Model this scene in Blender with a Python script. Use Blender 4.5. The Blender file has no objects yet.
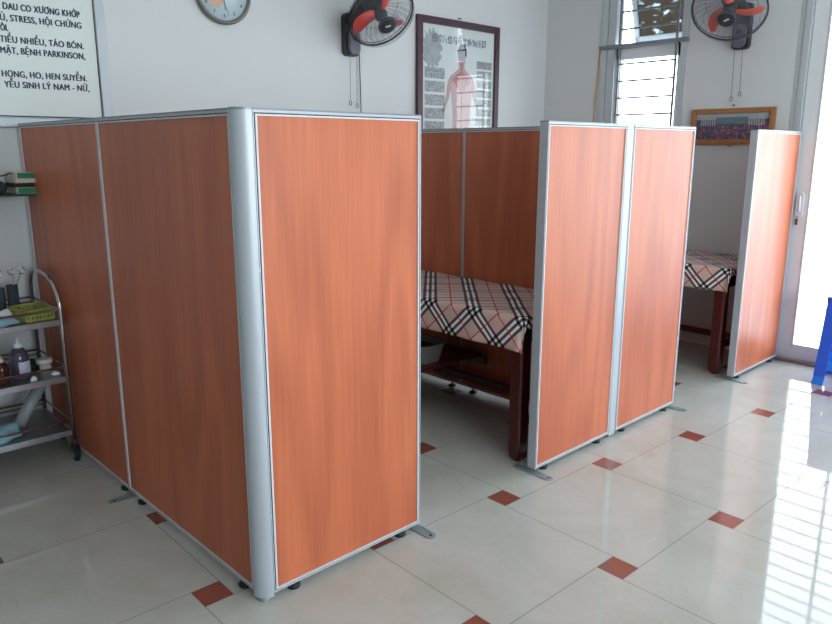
import bpy, bmesh, math, random
from mathutils import Vector, Matrix
random.seed(4)
C = bpy.context.scene.collection
PI = math.pi
H = 1.6            # screen height
XW = 4.25          # window wall
YB = 2.12          # back wall
TH = .045          # screen thickness

# ------------------------------------------------------------------ materials
def srgb(r, g, b):
    f = lambda c: (c/255/12.92) if c/255 <= .04045 else ((c/255+.055)/1.055)**2.4
    return (f(r), f(g), f(b), 1)

def mat(name, col, rough=.5, metal=0, spec=.5, coat=0, trans=0, ior=1.45, bump=0, bscale=80, var=0, vscale=6):
    m = bpy.data.materials.new(name); m.use_nodes = True
    nt = m.node_tree; b = nt.nodes['Principled BSDF']
    b.inputs['Base Color'].default_value = col
    b.inputs['Roughness'].default_value = rough
    b.inputs['Metallic'].default_value = metal
    b.inputs['Specular IOR Level'].default_value = spec
    b.inputs['Coat Weight'].default_value = coat
    b.inputs['Transmission Weight'].default_value = trans
    b.inputs['IOR'].default_value = ior
    tc = nt.nodes.new('ShaderNodeTexCoord')
    if var:
        n = nt.nodes.new('ShaderNodeTexNoise'); n.inputs['Scale'].default_value = vscale; n.inputs['Detail'].default_value = 5
        nt.links.new(tc.outputs['Object'], n.inputs['Vector'])
        mx = nt.nodes.new('ShaderNodeMix'); mx.data_type = 'RGBA'
        mx.inputs[6].default_value = tuple(c*(1-var) for c in col[:3])+(1,)
        mx.inputs[7].default_value = tuple(min(1, c*(1+var)) for c in col[:3])+(1,)
        nt.links.new(n.outputs['Fac'], mx.inputs[0]); nt.links.new(mx.outputs[2], b.inputs['Base Color'])
    if bump:
        n = nt.nodes.new('ShaderNodeTexNoise'); n.inputs['Scale'].default_value = bscale; n.inputs['Detail'].default_value = 3
        nt.links.new(tc.outputs['Object'], n.inputs['Vector'])
        bp = nt.nodes.new('ShaderNodeBump'); bp.inputs['Strength'].default_value = bump; bp.inputs['Distance'].default_value = .01
        nt.links.new(n.outputs['Fac'], bp.inputs['Height']); nt.links.new(bp.outputs['Normal'], b.inputs['Normal'])
    return m

def wood_laminate():
    m = mat('cherry_laminate', srgb(190, 100, 62), rough=.40, spec=.55)
    nt = m.node_tree; b = nt.nodes['Principled BSDF']; L = nt.links.new
    tc = nt.nodes.new('ShaderNodeTexCoord'); oi = nt.nodes.new('ShaderNodeObjectInfo')
    add = nt.nodes.new('ShaderNodeVectorMath'); add.operation = 'MULTIPLY_ADD'
    cmb = nt.nodes.new('ShaderNodeCombineXYZ'); L(oi.outputs['Random'], cmb.inputs[0]); L(oi.outputs['Random'], cmb.inputs[2])
    L(cmb.outputs[0], add.inputs[0]); add.inputs[1].default_value = (17, 0, 9); L(tc.outputs['Object'], add.inputs[2])
    def noise(sc, scale, det, dist=0):
        mp = nt.nodes.new('ShaderNodeMapping'); mp.inputs['Scale'].default_value = sc
        L(add.outputs[0], mp.inputs['Vector'])
        n = nt.nodes.new('ShaderNodeTexNoise'); n.inputs['Scale'].default_value = scale; n.inputs['Detail'].default_value = det
        n.inputs['Distortion'].default_value = dist; L(mp.outputs[0], n.inputs['Vector']); return n
    n1 = noise((1, .2, .035), 70, 4); n2 = noise((1, .2, .12), 9, 3, .4)
    # cathedral figure: bands of a slow noise
    n3 = noise((1, .2, .16), 3.2, 1, .2)
    mul = nt.nodes.new('ShaderNodeMath'); mul.operation = 'MULTIPLY'; mul.inputs[1].default_value = 34; L(n3.outputs['Fac'], mul.inputs[0])
    sn = nt.nodes.new('ShaderNodeMath'); sn.operation = 'SINE'; L(mul.outputs[0], sn.inputs[0])
    mr = nt.nodes.new('ShaderNodeMapRange'); mr.inputs[1].default_value = -1; mr.inputs[2].default_value = 1; L(sn.outputs[0], mr.inputs[0])
    a1 = nt.nodes.new('ShaderNodeMath'); a1.operation = 'MULTIPLY_ADD'; a1.inputs[1].default_value = .22; L(mr.outputs[0], a1.inputs[0])
    a2 = nt.nodes.new('ShaderNodeMath'); a2.operation = 'MULTIPLY_ADD'; a2.inputs[1].default_value = .55; L(n1.outputs['Fac'], a2.inputs[0])
    a3 = nt.nodes.new('ShaderNodeMath'); a3.operation = 'MULTIPLY'; a3.inputs[1].default_value = .35; L(n2.outputs['Fac'], a3.inputs[0])
    L(a3.outputs[0], a2.inputs[2]); L(a2.outputs[0], a1.inputs[2])
    cr = nt.nodes.new('ShaderNodeValToRGB')
    cr.color_ramp.elements[0].position = .25; cr.color_ramp.elements[0].color = srgb(160, 80, 51)
    cr.color_ramp.elements[1].position = .85; cr.color_ramp.elements[1].color = srgb(196, 109, 72)
    L(a1.outputs[0], cr.inputs[0]); L(cr.outputs[0], b.inputs['Base Color'])
    return m

def thin_glass(name, tint=(1, 1, 1, 1)):
    m = bpy.data.materials.new(name); m.use_nodes = True
    nt = m.node_tree; nt.nodes.clear(); L = nt.links.new
    o = nt.nodes.new('ShaderNodeOutputMaterial'); t = nt.nodes.new('ShaderNodeBsdfTransparent'); t.inputs[0].default_value = tint
    g = nt.nodes.new('ShaderNodeBsdfGlossy'); g.inputs['Roughness'].default_value = .02
    f = nt.nodes.new('ShaderNodeFresnel'); f.inputs[0].default_value = 1.4
    gm = nt.nodes.new('ShaderNodeNewGeometry'); k1 = nt.nodes.new('ShaderNodeMath'); k1.operation = 'SUBTRACT'; k1.inputs[0].default_value = 1; L(gm.outputs['Backfacing'], k1.inputs[1])
    k2 = nt.nodes.new('ShaderNodeMath'); k2.operation = 'MULTIPLY'; L(f.outputs[0], k2.inputs[0]); L(k1.outputs[0], k2.inputs[1])
    mx = nt.nodes.new('ShaderNodeMixShader'); L(k2.outputs[0], mx.inputs[0]); L(t.outputs[0], mx.inputs[1]); L(g.outputs[0], mx.inputs[2])
    L(mx.outputs[0], o.inputs[0]); return m

def painted_refl_glass():
    # reflected dark surroundings with bright spots, painted as mottled tint on the tilting pane
    m = bpy.data.materials.new('painted_reflection_glass'); m.use_nodes = True
    nt = m.node_tree; nt.nodes.clear(); L = nt.links.new
    o = nt.nodes.new('ShaderNodeOutputMaterial'); t = nt.nodes.new('ShaderNodeBsdfTransparent')
    tc = nt.nodes.new('ShaderNodeTexCoord'); mp = nt.nodes.new('ShaderNodeMapping'); mp.inputs['Scale'].default_value = (1, .8, 1.6)
    L(tc.outputs['Object'], mp.inputs[0])
    n = nt.nodes.new('ShaderNodeTexNoise'); n.inputs['Scale'].default_value = 14; n.inputs['Detail'].default_value = 3; L(mp.outputs[0], n.inputs['Vector'])
    cr = nt.nodes.new('ShaderNodeValToRGB'); e = cr.color_ramp.elements
    e[0].position = .58; e[0].color = (.095, .085, .073, 1); e[1].position = .72; e[1].color = (.34, .40, .46, 1)
    L(n.outputs['Fac'], cr.inputs[0]); L(cr.outputs[0], t.inputs[0])
    g = nt.nodes.new('ShaderNodeBsdfGlossy'); g.inputs['Roughness'].default_value = .03
    f = nt.nodes.new('ShaderNodeFresnel'); f.inputs[0].default_value = 1.45
    gm = nt.nodes.new('ShaderNodeNewGeometry'); k1 = nt.nodes.new('ShaderNodeMath'); k1.operation = 'SUBTRACT'; k1.inputs[0].default_value = 1; L(gm.outputs['Backfacing'], k1.inputs[1])
    k2 = nt.nodes.new('ShaderNodeMath'); k2.operation = 'MULTIPLY'; L(f.outputs[0], k2.inputs[0]); L(k1.outputs[0], k2.inputs[1])
    mx = nt.nodes.new('ShaderNodeMixShader'); L(k2.outputs[0], mx.inputs[0]); L(t.outputs[0], mx.inputs[1]); L(g.outputs[0], mx.inputs[2])
    L(mx.outputs[0], o.inputs[0]); return m

def plaid():
    m = mat('plaid_cloth', srgb(200, 170, 155), rough=.8, spec=.2)
    nt = m.node_tree; b = nt.nodes['Principled BSDF']; L = nt.links.new
    uv = nt.nodes.new('ShaderNodeUVMap'); rot = nt.nodes.new('ShaderNodeVectorRotate'); rot.rotation_type = 'Z_AXIS'
    rot.inputs['Angle'].default_value = PI/4; L(uv.outputs[0], rot.inputs['Vector'])
    sp = nt.nodes.new('ShaderNodeSeparateXYZ'); L(rot.outputs[0], sp.inputs[0])
    def M(op, a, bb=None, c=None):
        n = nt.nodes.new('ShaderNodeMath'); n.operation = op
        for i, v in enumerate((a, bb, c)):
            if v is None: continue
            if isinstance(v, (int, float)): n.inputs[i].default_value = v
            else: L(v, n.inputs[i])
        return n.outputs[0]
    P = .215
    def axis(c):
        f = M('SUBTRACT', M('MULTIPLY', M('FRACT', M('ADD', M('DIVIDE', c, P), 20.1)), P), P/2)   # -P/2..P/2, triple band at 0
        af = M('ABSOLUTE', f)
        dark = M('MAXIMUM', M('LESS_THAN', af, .0075), M('MULTIPLY', M('GREATER_THAN', af, .0215), M('LESS_THAN', af, .0365)))
        white = M('MULTIPLY', M('GREATER_THAN', af, .0075), M('LESS_THAN', af, .0215))
        red = M('GREATER_THAN', af, P/2-.0028)
        return dark, white, red
    dx, wx, rx = axis(sp.outputs[0]); dy, wy, ry = axis(sp.outputs[1])
    def mixc(fac, a, bcol):
        n = nt.nodes.new('ShaderNodeMix'); n.data_type = 'RGBA'; L(fac, n.inputs[0])
        if isinstance(a, tuple): n.inputs[6].default_value = a
        else: L(a, n.inputs[6])
        n.inputs[7].default_value = bcol; return n.outputs[2]
    c = mixc(M('MAXIMUM', wx, wy), srgb(200, 170, 160), srgb(224, 220, 224))
    c = mixc(M('MULTIPLY', M('MAXIMUM', dx, dy), .88), c, srgb(38, 30, 36))
    c = mixc(M('MULTIPLY', dx, dy), c, srgb(18, 14, 18))
    c = mixc(M('MAXIMUM', rx, ry), c, srgb(176, 32, 40))
    L(c, b.inputs['Base Color'])
    return m

def tile_mat():
    m = mat('polished_cream_tile', srgb(176, 170, 158), rough=.035, spec=.38)
    nt = m.node_tree; b = nt.nodes['Principled BSDF']; L = nt.links.new
    g = nt.nodes.new('ShaderNodeNewGeometry')
    n = nt.nodes.new('ShaderNodeTexNoise'); n.inputs['Scale'].default_value = 2.2; n.inputs['Detail'].default_value = 6; n.inputs['Roughness'].default_value = .65
    n.inputs['Distortion'].default_value = .8
    L(g.outputs['Position'], n.inputs['Vector'])
    cr = nt.nodes.new('ShaderNodeValToRGB'); e = cr.color_ramp.elements
    e[0].position = .3; e[0].color = srgb(167, 164, 153); e[1].position = .7; e[1].color = srgb(181, 179, 172)
    L(n.outputs['Fac'], cr.inputs[0])
    # fine veins
    n2 = nt.nodes.new('ShaderNodeTexNoise'); n2.inputs['Scale'].default_value = 5.5; n2.inputs['Detail'].default_value = 4; n2.inputs['Distortion'].default_value = 1.5
    L(g.outputs['Position'], n2.inputs['Vector'])
    ab = nt.nodes.new('ShaderNodeMath'); ab.operation = 'SUBTRACT'; ab.inputs[1].default_value = .53; L(n2.outputs['Fac'], ab.inputs[0])
    a2 = nt.nodes.new('ShaderNodeMath'); a2.operation = 'ABSOLUTE'; L(ab.outputs[0], a2.inputs[0])
    mr = nt.nodes.new('ShaderNodeMapRange'); mr.inputs[1].default_value = 0; mr.inputs[2].default_value = .006; mr.inputs[3].default_value = .22; mr.inputs[4].default_value = 0; mr.clamp = True
    L(a2.outputs[0], mr.inputs[0])
    mx = nt.nodes.new('ShaderNodeMix'); mx.data_type = 'RGBA'; L(mr.outputs[0], mx.inputs[0]); L(cr.outputs[0], mx.inputs[6]); mx.inputs[7].default_value = srgb(150, 128, 105)
    L(mx.outputs[2], b.inputs['Base Color'])
    return m

def photo_print():
    m = mat('group_photo_print', srgb(80, 90, 120), rough=.35)
    nt = m.node_tree; b = nt.nodes['Principled BSDF']; L = nt.links.new
    tc = nt.nodes.new('ShaderNodeTexCoord'); v = nt.nodes.new('ShaderNodeTexVoronoi'); v.inputs['Scale'].default_value = 75
    L(tc.outputs['Object'], v.inputs['Vector'])
    cr = nt.nodes.new('ShaderNodeValToRGB'); e = cr.color_ramp.elements
    e[0].position = 0; e[0].color = srgb(44, 48, 84); e[1].position = 1; e[1].color = srgb(150, 120, 130)
    x = cr.color_ramp.elements.new(.5); x.color = srgb(70, 66, 100); x = cr.color_ramp.elements.new(.8); x.color = srgb(140, 60, 74)
    sp = nt.nodes.new('ShaderNodeSeparateColor'); L(v.outputs['Color'], sp.inputs[0]); L(sp.outputs[0], cr.inputs[0]); L(cr.outputs[0], b.inputs['Base Color'])
    return m

def text_block_mat():
    m = mat('small_print', srgb(150, 155, 158), rough=.4)
    nt = m.node_tree; b = nt.nodes['Principled BSDF']; L = nt.links.new
    tc = nt.nodes.new('ShaderNodeTexCoord'); mp = nt.nodes.new('ShaderNodeMapping'); mp.inputs['Scale'].default_value = (1, 1, 1.1); L(tc.outputs['Object'], mp.inputs[0])
    v = nt.nodes.new('ShaderNodeTexVoronoi'); v.inputs['Scale'].default_value = 120; L(mp.outputs[0], v.inputs['Vector'])
    sp = nt.nodes.new('ShaderNodeSeparateColor'); L(v.outputs['Color'], sp.inputs[0])
    cr = nt.nodes.new('ShaderNodeValToRGB'); e = cr.color_ramp.elements
    e[0].position = .35; e[0].color = srgb(118, 124, 128); e[1].position = .7; e[1].color = srgb(160, 166, 168); L(sp.outputs[0], cr.inputs[0]); L(cr.outputs[0], b.inputs['Base Color'])
    return m

M = dict(
    wood=wood_laminate(), tile=tile_mat(), plaid=plaid(), glass=thin_glass('clear_glass'), painted_refl=painted_refl_glass(),
    print=photo_print(), small=text_block_mat(),
    insert=mat('terracotta_insert', srgb(134, 74, 62), rough=.1, var=.15, vscale=40),
    grout=mat('grout', srgb(92, 84, 74), rough=.8),
    wall=mat('wall_paint', srgb(203, 206, 207), rough=.85, spec=.2, bump=.03, bscale=140),
    ceil=mat('ceiling_paint', srgb(228, 228, 226), rough=.9, spec=.1),
    alu=mat('brushed_aluminium', srgb(172, 178, 184), rough=.42, metal=.25),
    alud=mat('grey_aluminium', srgb(128, 133, 140), rough=.42, metal=.35),
    bead=mat('white_bead', srgb(196, 198, 202), rough=.4),
    gap=mat('dark_groove', srgb(28, 28, 32), rough=.7),
    steelp=mat('foot_steel', srgb(138, 146, 150), rough=.4, metal=.3),
    black=mat('black_rubber', srgb(22, 22, 24), rough=.6),
    chrome=mat('polished_steel', srgb(186, 182, 186), rough=.2, metal=.95),
    tray=mat('dull_steel', srgb(150, 150, 155), rough=.3, metal=.9),
    maho=mat('mahogany', srgb(74, 22, 24), rough=.3, var=.25, vscale=14),
    upvc=mat('white_upvc', srgb(214, 218, 220), rough=.35),
    winal=mat('window_aluminium', srgb(188, 194, 196), rough=.4, metal=.3),
    bar=mat('painted_bar', srgb(120, 124, 128), rough=.5),
    dgrey=mat('charcoal_plastic', srgb(46, 46, 52), rough=.45),
    mgrey=mat('grey_plastic', srgb(96, 98, 108), rough=.4),
    red=mat('red_plastic', srgb(236, 76, 56), rough=.35, spec=.5),
    orange=mat('orange_red_plastic', srgb(240, 96, 60), rough=.35, spec=.5),
    white=mat('white_board', srgb(205, 212, 210), rough=.45),
    navy=mat('navy_print', srgb(40, 44, 72), rough=.5),
    purple=mat('plum_frame_paint', srgb(70, 46, 56), rough=.35),
    paper=mat('poster_paper', srgb(200, 208, 208), rough=.5),
    skin=mat('printed_skin', srgb(178, 146, 148), rough=.5, var=.12, vscale=25),
    skinred=mat('printed_muscle', srgb(160, 100, 104), rough=.5),
    hair=mat('printed_hair', srgb(44, 46, 56), rough=.5),
    smoke=mat('printed_leaf', srgb(150, 158, 160), rough=.5, var=.35, vscale=18),
    pine=mat('varnished_pine', srgb(156, 106, 64), rough=.35, var=.2, vscale=20),
    yellow=mat('yellow_cable', srgb(206, 150, 50), rough=.5),
    clockf=mat('clock_face', srgb(186, 204, 210), rough=.3),
    peach=mat('peach_petal', srgb(205, 160, 140), rough=.5),
    blue=mat('blue_plastic', srgb(44, 88, 205), rough=.35), lblue=mat('light_blue_plastic', srgb(40, 120, 225), rough=.35),
    green=mat('green_box', srgb(30, 120, 88), rough=.5), dgreen=mat('dark_green_shelf', srgb(18, 62, 52), rough=.4),
    cream=mat('cream_card', srgb(196, 186, 172), rough=.6), darkbox=mat('dark_grey_fabric', srgb(52, 60, 66), rough=.8),
    lime=mat('lime_plastic', srgb(148, 150, 74), rough=.4), towel=mat('pale_blue_towel', srgb(140, 178, 190), rough=.95, bump=.4, bscale=120),
    cotton=mat('cotton', srgb(226, 228, 230), rough=.95, bump=.4, bscale=90),
    bottle=mat('smoky_plastic', srgb(120, 112, 134), rough=.15, trans=.6), cap=mat('white_cap', srgb(220, 224, 232), rough=.4),
    amber=mat('amber_glass', srgb(70, 34, 26), rough=.12), label=mat('label_paper', srgb(196, 200, 220), rough=.6),
    tape=mat('cream_tape', srgb(206, 204, 192), rough=.7), roll=mat('printed_film_roll', srgb(150, 156, 160), rough=.3, var=.5, vscale=120),
    basket=mat('grey_woven_plastic', srgb(110, 104, 100), rough=.6), slat=mat('white_enamel', srgb(235, 238, 240), rough=.6),
    teal=mat('printed_teal', srgb(84, 112, 120), rough=.4, var=.3, vscale=30),
    case=mat('clock_case', srgb(118, 114, 112), rough=.35, metal=.4),
    sill=mat('stone_sill', srgb(128, 116, 114), rough=.4, var=.15),
    conc=mat('pale_concrete', srgb(190, 190, 186), rough=.9, var=.1), brown=mat('brown_leather', srgb(110, 70, 50), rough=.6),
    wicker=mat('straw', srgb(150, 128, 84), rough=.8, var=.3, vscale=60),
)

# ------------------------------------------------------------------ mesh helpers
class MB:
    def __init__(s): s.bm = bmesh.new()
    def box(s, x0, x1, y0, y1, z0, z1, mi=0):
        v = [s.bm.verts.new((x, y, z)) for x in (x0, x1) for y in (y0, y1) for z in (z0, z1)]
        for f in ((0, 1, 3, 2), (4, 6, 7, 5), (0, 4, 5, 1), (2, 3, 7, 6), (0, 2, 6, 4), (1, 5, 7, 3)):
            s.bm.faces.new([v[i] for i in f]).material_index = mi
        return s
    def quad(s, pts, mi=0):
        s.bm.faces.new([s.bm.verts.new(p) for p in pts]).material_index = mi; return s
    def tube(s, pts, r, n=8, closed=False, cap=True):
        pts = [Vector(p) for p in pts]; N = len(pts); rings = []
        rr = r if isinstance(r, (list, tuple)) else [r]*N
        up = None
        for i, p in enumerate(pts):
            a = pts[(i-1) % N] if (closed or i > 0) else p
            b = pts[(i+1) % N] if (closed or i < N-1) else p
            t = (b-a).normalized()
            if up is None:
                up = Vector((0, 0, 1)) if abs(t.z) < .9 else Vector((1, 0, 0))
            u = (up - t*up.dot(t))
            if u.length < 1e-5: u = t.orthogonal()
            u.normalize(); w = t.cross(u); up = u
            rings.append([s.bm.verts.new(p + (u*math.cos(k*2*PI/n)+w*math.sin(k*2*PI/n))*rr[i]) for k in range(n)])
        for i in range(N if closed else N-1):
            A, B = rings[i], rings[(i+1) % N]
            for k in range(n):
                f = s.bm.faces.new((A[k], A[(k+1) % n], B[(k+1) % n], B[k])); f.smooth = True
        if cap and not closed:
            s.bm.faces.new(rings[0][::-1]); s.bm.faces.new(rings[-1])
        return s
    def lathe(s, prof, n=24, c=(0, 0, 0), smooth=True):
        c = Vector(c); rings = []
        for r, z in prof:
            if r < 1e-6: rings.append([s.bm.verts.new(c+Vector((0, 0, z)))])
            else: rings.append([s.bm.verts.new(c+Vector((r*math.cos(k*2*PI/n), r*math.sin(k*2*PI/n), z))) for k in range(n)])
        for A, B in zip(rings, rings[1:]):
            for k in range(n):
                vs = [A[k % len(A)], A[(k+1) % len(A)], B[(k+1) % len(B)], B[k % len(B)]]
                u = []
                for v in vs:
                    if v not in u: u.append(v)
                if len(u) > 2: s.bm.faces.new(u).smooth = smooth
        return s
    def prism(s, poly, z0, z1, mi=0, smooth=False):
        a = [s.bm.verts.new((x, y, z0)) for x, y in poly]; b = [s.bm.verts.new((x, y, z1)) for x, y in poly]
        s.bm.faces.new(a[::-1]).material_index = mi; s.bm.faces.new(b).material_index = mi
        n = len(poly)
        for i in range(n):
            f = s.bm.faces.new((a[i], a[(i+1) % n], b[(i+1) % n], b[i])); f.smooth = smooth; f.material_index = mi
        return s
    def xf(s, m): bmesh.ops.transform(s.bm, matrix=m, verts=s.bm.verts); return s

def obj(name, mb, material, parent=None, bevel=0, seg=2, loc=None):
    me = bpy.data.meshes.new(name)
    bm = mb.bm; bmesh.ops.recalc_face_normals(bm, faces=bm.faces); bm.to_mesh(me); bm.free()
    o = bpy.data.objects.new(name, me); C.objects.link(o)
    for m in (material if isinstance(material, (list, tuple)) else [material]): me.materials.append(m)
    if parent: o.parent = parent
    if loc: o.location = loc
    if bevel:
        b = o.modifiers.new('bevel', 'BEVEL'); b.width = bevel; b.segments = seg; b.limit_method = 'ANGLE'
    return o
def tag(o, label, cat, group=None):
    o['label'] = label; o['category'] = cat
    if group: o['group'] = group
    return o
def thing(name, label, cat, loc=(0, 0, 0), rz=0, group=None):
    o = bpy.data.objects.new(name, None); C.objects.link(o); o.location = loc; o.rotation_euler = (0, 0, rz)
    return tag(o, label, cat, group)
def struct(name, mb, m, parent=None, bevel=0):
    o = obj(name, mb, m, parent, bevel)
    if not parent: o['kind'] = 'structure'
    return o
def text(name, s, m, parent, mtx, size, bold=0, width=None, depth=.0008, align='LEFT', fat=0):
    cu = bpy.data.curves.new(name, 'FONT'); cu.body = s; cu.size = size; cu.extrude = depth; cu.offset = bold; cu.align_x = align; cu.space_character = 1.07 if fat else 1
    t = bpy.data.objects.new(name, cu); C.objects.link(t); bpy.context.view_layer.update()
    dg = bpy.context.evaluated_depsgraph_get()
    me = bpy.data.meshes.new_from_object(t.evaluated_get(dg)); bpy.data.objects.remove(t)
    if width:
        xs = [v.co.x for v in me.vertices]; w = max(xs)-min(xs); k = width/w; x0 = min(xs)
        for v in me.vertices: v.co.x = (v.co.x-x0)*k
    if fat:      # heavier strokes: overlay shifted copies
        bm = bmesh.new(); bm.from_mesh(me); g0 = bm.faces[:]
        for dx, dz in ((fat, 0), (-fat, 0), (0, fat*.6)):
            r_ = bmesh.ops.duplicate(bm, geom=bm.verts[:len(me.vertices)]+bm.edges[:len(me.edges)]+g0)
            for v in [e for e in r_['geom'] if isinstance(e, bmesh.types.BMVert)]: v.co.x += dx; v.co.y += dz; v.co.z += abs(dx)*.05
        bm.to_mesh(me); bm.free()
    me.transform(mtx); me.materials.clear(); me.materials.append(m)
    o = bpy.data.objects.new(name, me); C.objects.link(o); o.parent = parent
    return o

# ------------------------------------------------------------------ the room
XL, YF, ZC = -5.6, -4.8, 3.1
# floor: big square tiles with small terracotta inserts
a, b, trot = .6351, .105, -.0211
ca, sa = math.cos(trot), math.sin(trot)
ox, oy = -(a+b/2), -(a-b/2)
fl = MB(); fl.quad([(XL, YF, -.0025), (XW+.25, YF, -.0025), (XW+.25, YB, -.0025), (XL, YB, -.0025)], 2)
def clipq(x0, x1, y0, y1, mi):
    g = .0011
    P_ = [(x0+g, y0+g), (x1-g, y0+g), (x1-g, y1-g), (x0+g, y1-g)]
    P_ = [(1.1577+x*ca-y*sa, -.059+x*sa+y*ca) for x, y in P_]
    for ax_, lim, sg in ((0, XL, 1), (0, XW+.02, -1), (1, YF, 1), (1, YB, -1)):      # clip the tile to the room
        out = []
        for k in range(len(P_)):
            A, B = P_[k], P_[(k+1) % len(P_)]; da, db = (A[ax_]-lim)*sg, (B[ax_]-lim)*sg
            if da >= 0: out.append(A)
            if da*db < 0: t = da/(da-db); out.append((A[0]+(B[0]-A[0])*t, A[1]+(B[1]-A[1])*t))
        P_ = out
        if len(P_) < 3: return
    fl.quad([(x, y, 0) for x, y in P_], mi)
for i in range(-17, 18):
    for j in range(-17, 18):
        x, y = ox+i*a+j*b, oy-i*b+j*a
        clipq(x, x+a, y, y+a, 0); clipq(x+a, x+a+b, y+a-b, y+a, 1)
struct('floor', fl, [M['tile'], M['insert'], M['grout']])
struct('ceiling', MB().box(XL, XW+.2, YF, YB+.1, ZC, ZC+.1), M['ceil'])
struct('wall_back', MB().box(XL-.1, XW+.2, YB, YB+.15, -.05, ZC), M['wall'])
struct('wall_left', MB().box(XL-.15, XL, YF, YB, -.05, ZC), M['wall'])
GX0, GX1, GZ0, GZ1 = -1.7, 2.7, .7, 2.6       # unseen window behind the camera, added to let in fill daylight
struct('wall_front', MB().box(XL-.1, GX0, YF-.15, YF, -.05, ZC).box(GX1, XW+.2, YF-.15, YF, -.05, ZC).box(GX0, GX1, YF-.15, YF, -.05, GZ0).box(GX0, GX1, YF-.15, YF, GZ1, ZC), M['wall'])
w2 = bpy.data.objects.new('added_fill_window', None); C.objects.link(w2); w2['kind'] = 'structure'
f = MB(); f.box(GX0, GX1, YF-.08, YF-.02, GZ0, GZ0+.06).box(GX0, GX1, YF-.08, YF-.02, GZ1-.06, GZ1)
for k in range(5):
    xx = GX0+(GX1-GX0-.06)*k/4; f.box(xx, xx+.06, YF-.08, YF-.02, GZ0+.06, GZ1-.06)
struct('window_frame', f, M['winal'], w2)
struct('pane', MB().box(GX0+.05, GX1-.05, YF-.053, YF-.047, GZ0+.05, GZ1-.05), M['glass'], w2)
WY0, WY1, WZ0, WZ1 = .825, 1.568, 1.0, 2.95       # window opening
DY0, DY1, DZ = -2.70, .021, 2.60                  # door opening
W = .2
w = MB()
w.box(XW, XW+W, WY1, YB, -.05, ZC)
w.box(XW, XW+W, WY0, WY1, -.05, WZ0); w.box(XW, XW+W, WY0, WY1, WZ1, ZC)
w.box(XW, XW+W, DY1, WY0, -.05, ZC)
w.box(XW, XW+W, DY0, DY1, DZ, ZC)
w.box(XW, XW+W, YF, DY0, -.05, ZC)
struct('wall_right', w, M['wall'])

# window
win = bpy.data.objects.new('window_1', None); C.objects.link(win); win['kind'] = 'structure'
f = MB(); x0, x1 = XW-.012, XW+.10; q = .055
f.box(x0, x1, WY0, WY0+q, WZ0, WZ1).box(x0, x1, WY1-q, WY1, WZ0, WZ1).box(x0, x1, WY0, WY1, WZ0, WZ0+q).box(x0, x1, WY0, WY1, WZ1-q, WZ1)
f.box(x0+.004, x1, WY1-.13, WY1-q-.006, WZ0+q, WZ1-q)
struct('window_frame', f, M['winal'], win, .003)
struct('transom', MB().box(x0-.02, x1, WY0-.004, WY1+.004, 2.262, 2.292), M['alud'], win, .003)
s = MB(); X0, X1 = XW+.02, XW+.06; A0, A1 = WY0+q, WY1-.13
s.box(X0, X1, A0, A0+.035, WZ0+q, 2.26).box(X0, X1, A1-.045, A1, WZ0+q, 2.26).box(X0, X1, A0, A1, 2.175, 2.26).box(X0, X1, A0, A1, WZ0+q, WZ0+q+.06)
struct('lower_sash', s, M['upvc'], win, .003)
struct('pane', MB().box(XW+.035, XW+.041, A0+.03, A1-.04, WZ0+.1, 2.18), M['glass'], win)
# upper sash pushed open at the bottom
sash = bpy.data.objects.new('tilted_sash', None); C.objects.link(sash); sash.parent = win; sash.location = (XW+.06, 0, WZ1-q); sash.rotation_euler = (0, -math.radians(17), 0)
hh = .60
s = MB(); s.box(0, .03, A0+.04, A0+.085, -hh, 0).box(0, .03, A1-.075, A1-.03, -hh, 0).box(0, .03, A0+.04, A1-.03, -hh, -hh+.05).box(0, .03, A0+.04, A1-.03, -.05, 0)
struct('sash_frame', s, M['winal'], sash, .003)
struct('sash_pane', MB().box(.012, .018, A0+.08, A1-.07, -hh+.045, -.045), M['painted_refl'], sash)
gr = MB()
for yy in (.905, 1.385): gr.box(XW-.035, XW-.023, yy-.008, yy+.008, WZ0+.02, WZ1-.02)
z = 2.142-.13*8
while z < WZ1-.03:
    if z > WZ0+.03 and abs(z-2.277) > .02: gr.box(XW-.033, XW-.025, .905, 1.395, z-.007, z+.007)
    z += .1295
struct('window_grille', gr, M['bar'], win)

# glazed door
dr = bpy.data.objects.new('door_1', None); C.objects.link(dr); dr['kind'] = 'structure'
f = MB(); f.box(XW-.012, XW+.09, DY1-.045, DY1, .0, DZ).box(XW-.012, XW+.09, DY0, DY0+.045, 0, DZ).box(XW-.012, XW+.09, DY0, DY1, DZ-.045, DZ)
f.box(XW-.004, XW+.09, DY1, DY1+.03, 0, DZ)
struct('door_frame', f, M['winal'], dr, .003)
struct('threshold', MB().box(XW-.02, XW+.1, DY0, DY1, 0, .022), M['sill'], dr)
nl = 3; lw = (DY1-.045-DY0-.045)/nl
for k in range(nl):
    yb = DY1-.047-k*lw; ya = yb-lw+.004; st = .095
    lf = bpy.data.objects.new('door_leaf', None); C.objects.link(lf); lf.parent = dr
    s = MB(); X0, X1 = XW+.012, XW+.062
    s.box(X0, X1, yb-st, yb, .026, DZ-.05).box(X0, X1, ya, ya+st, .026, DZ-.05).box(X0, X1, ya+st, yb-st, .026, .12).box(X0, X1, ya+st, yb-st, DZ-.14, DZ-.05)
    struct('leaf_frame', s, M['upvc'], lf, .004)
    bd = MB()
    bd.box(X0-.003, X1, yb-st-.012, yb-st, .11, DZ-.14).box(X0-.003, X1, ya+st, ya+st+.012, .11, DZ-.14).box(X0-.003, X1, ya+st+.012, yb-st-.012, .12, .13)
    struct('glazing_bead', bd, M['bead'], lf)
    struct('door_glass', MB().box(XW+.034, XW+.040, ya+st+.008, yb-st-.008, .115, DZ-.135), M['glass'], lf)
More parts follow.
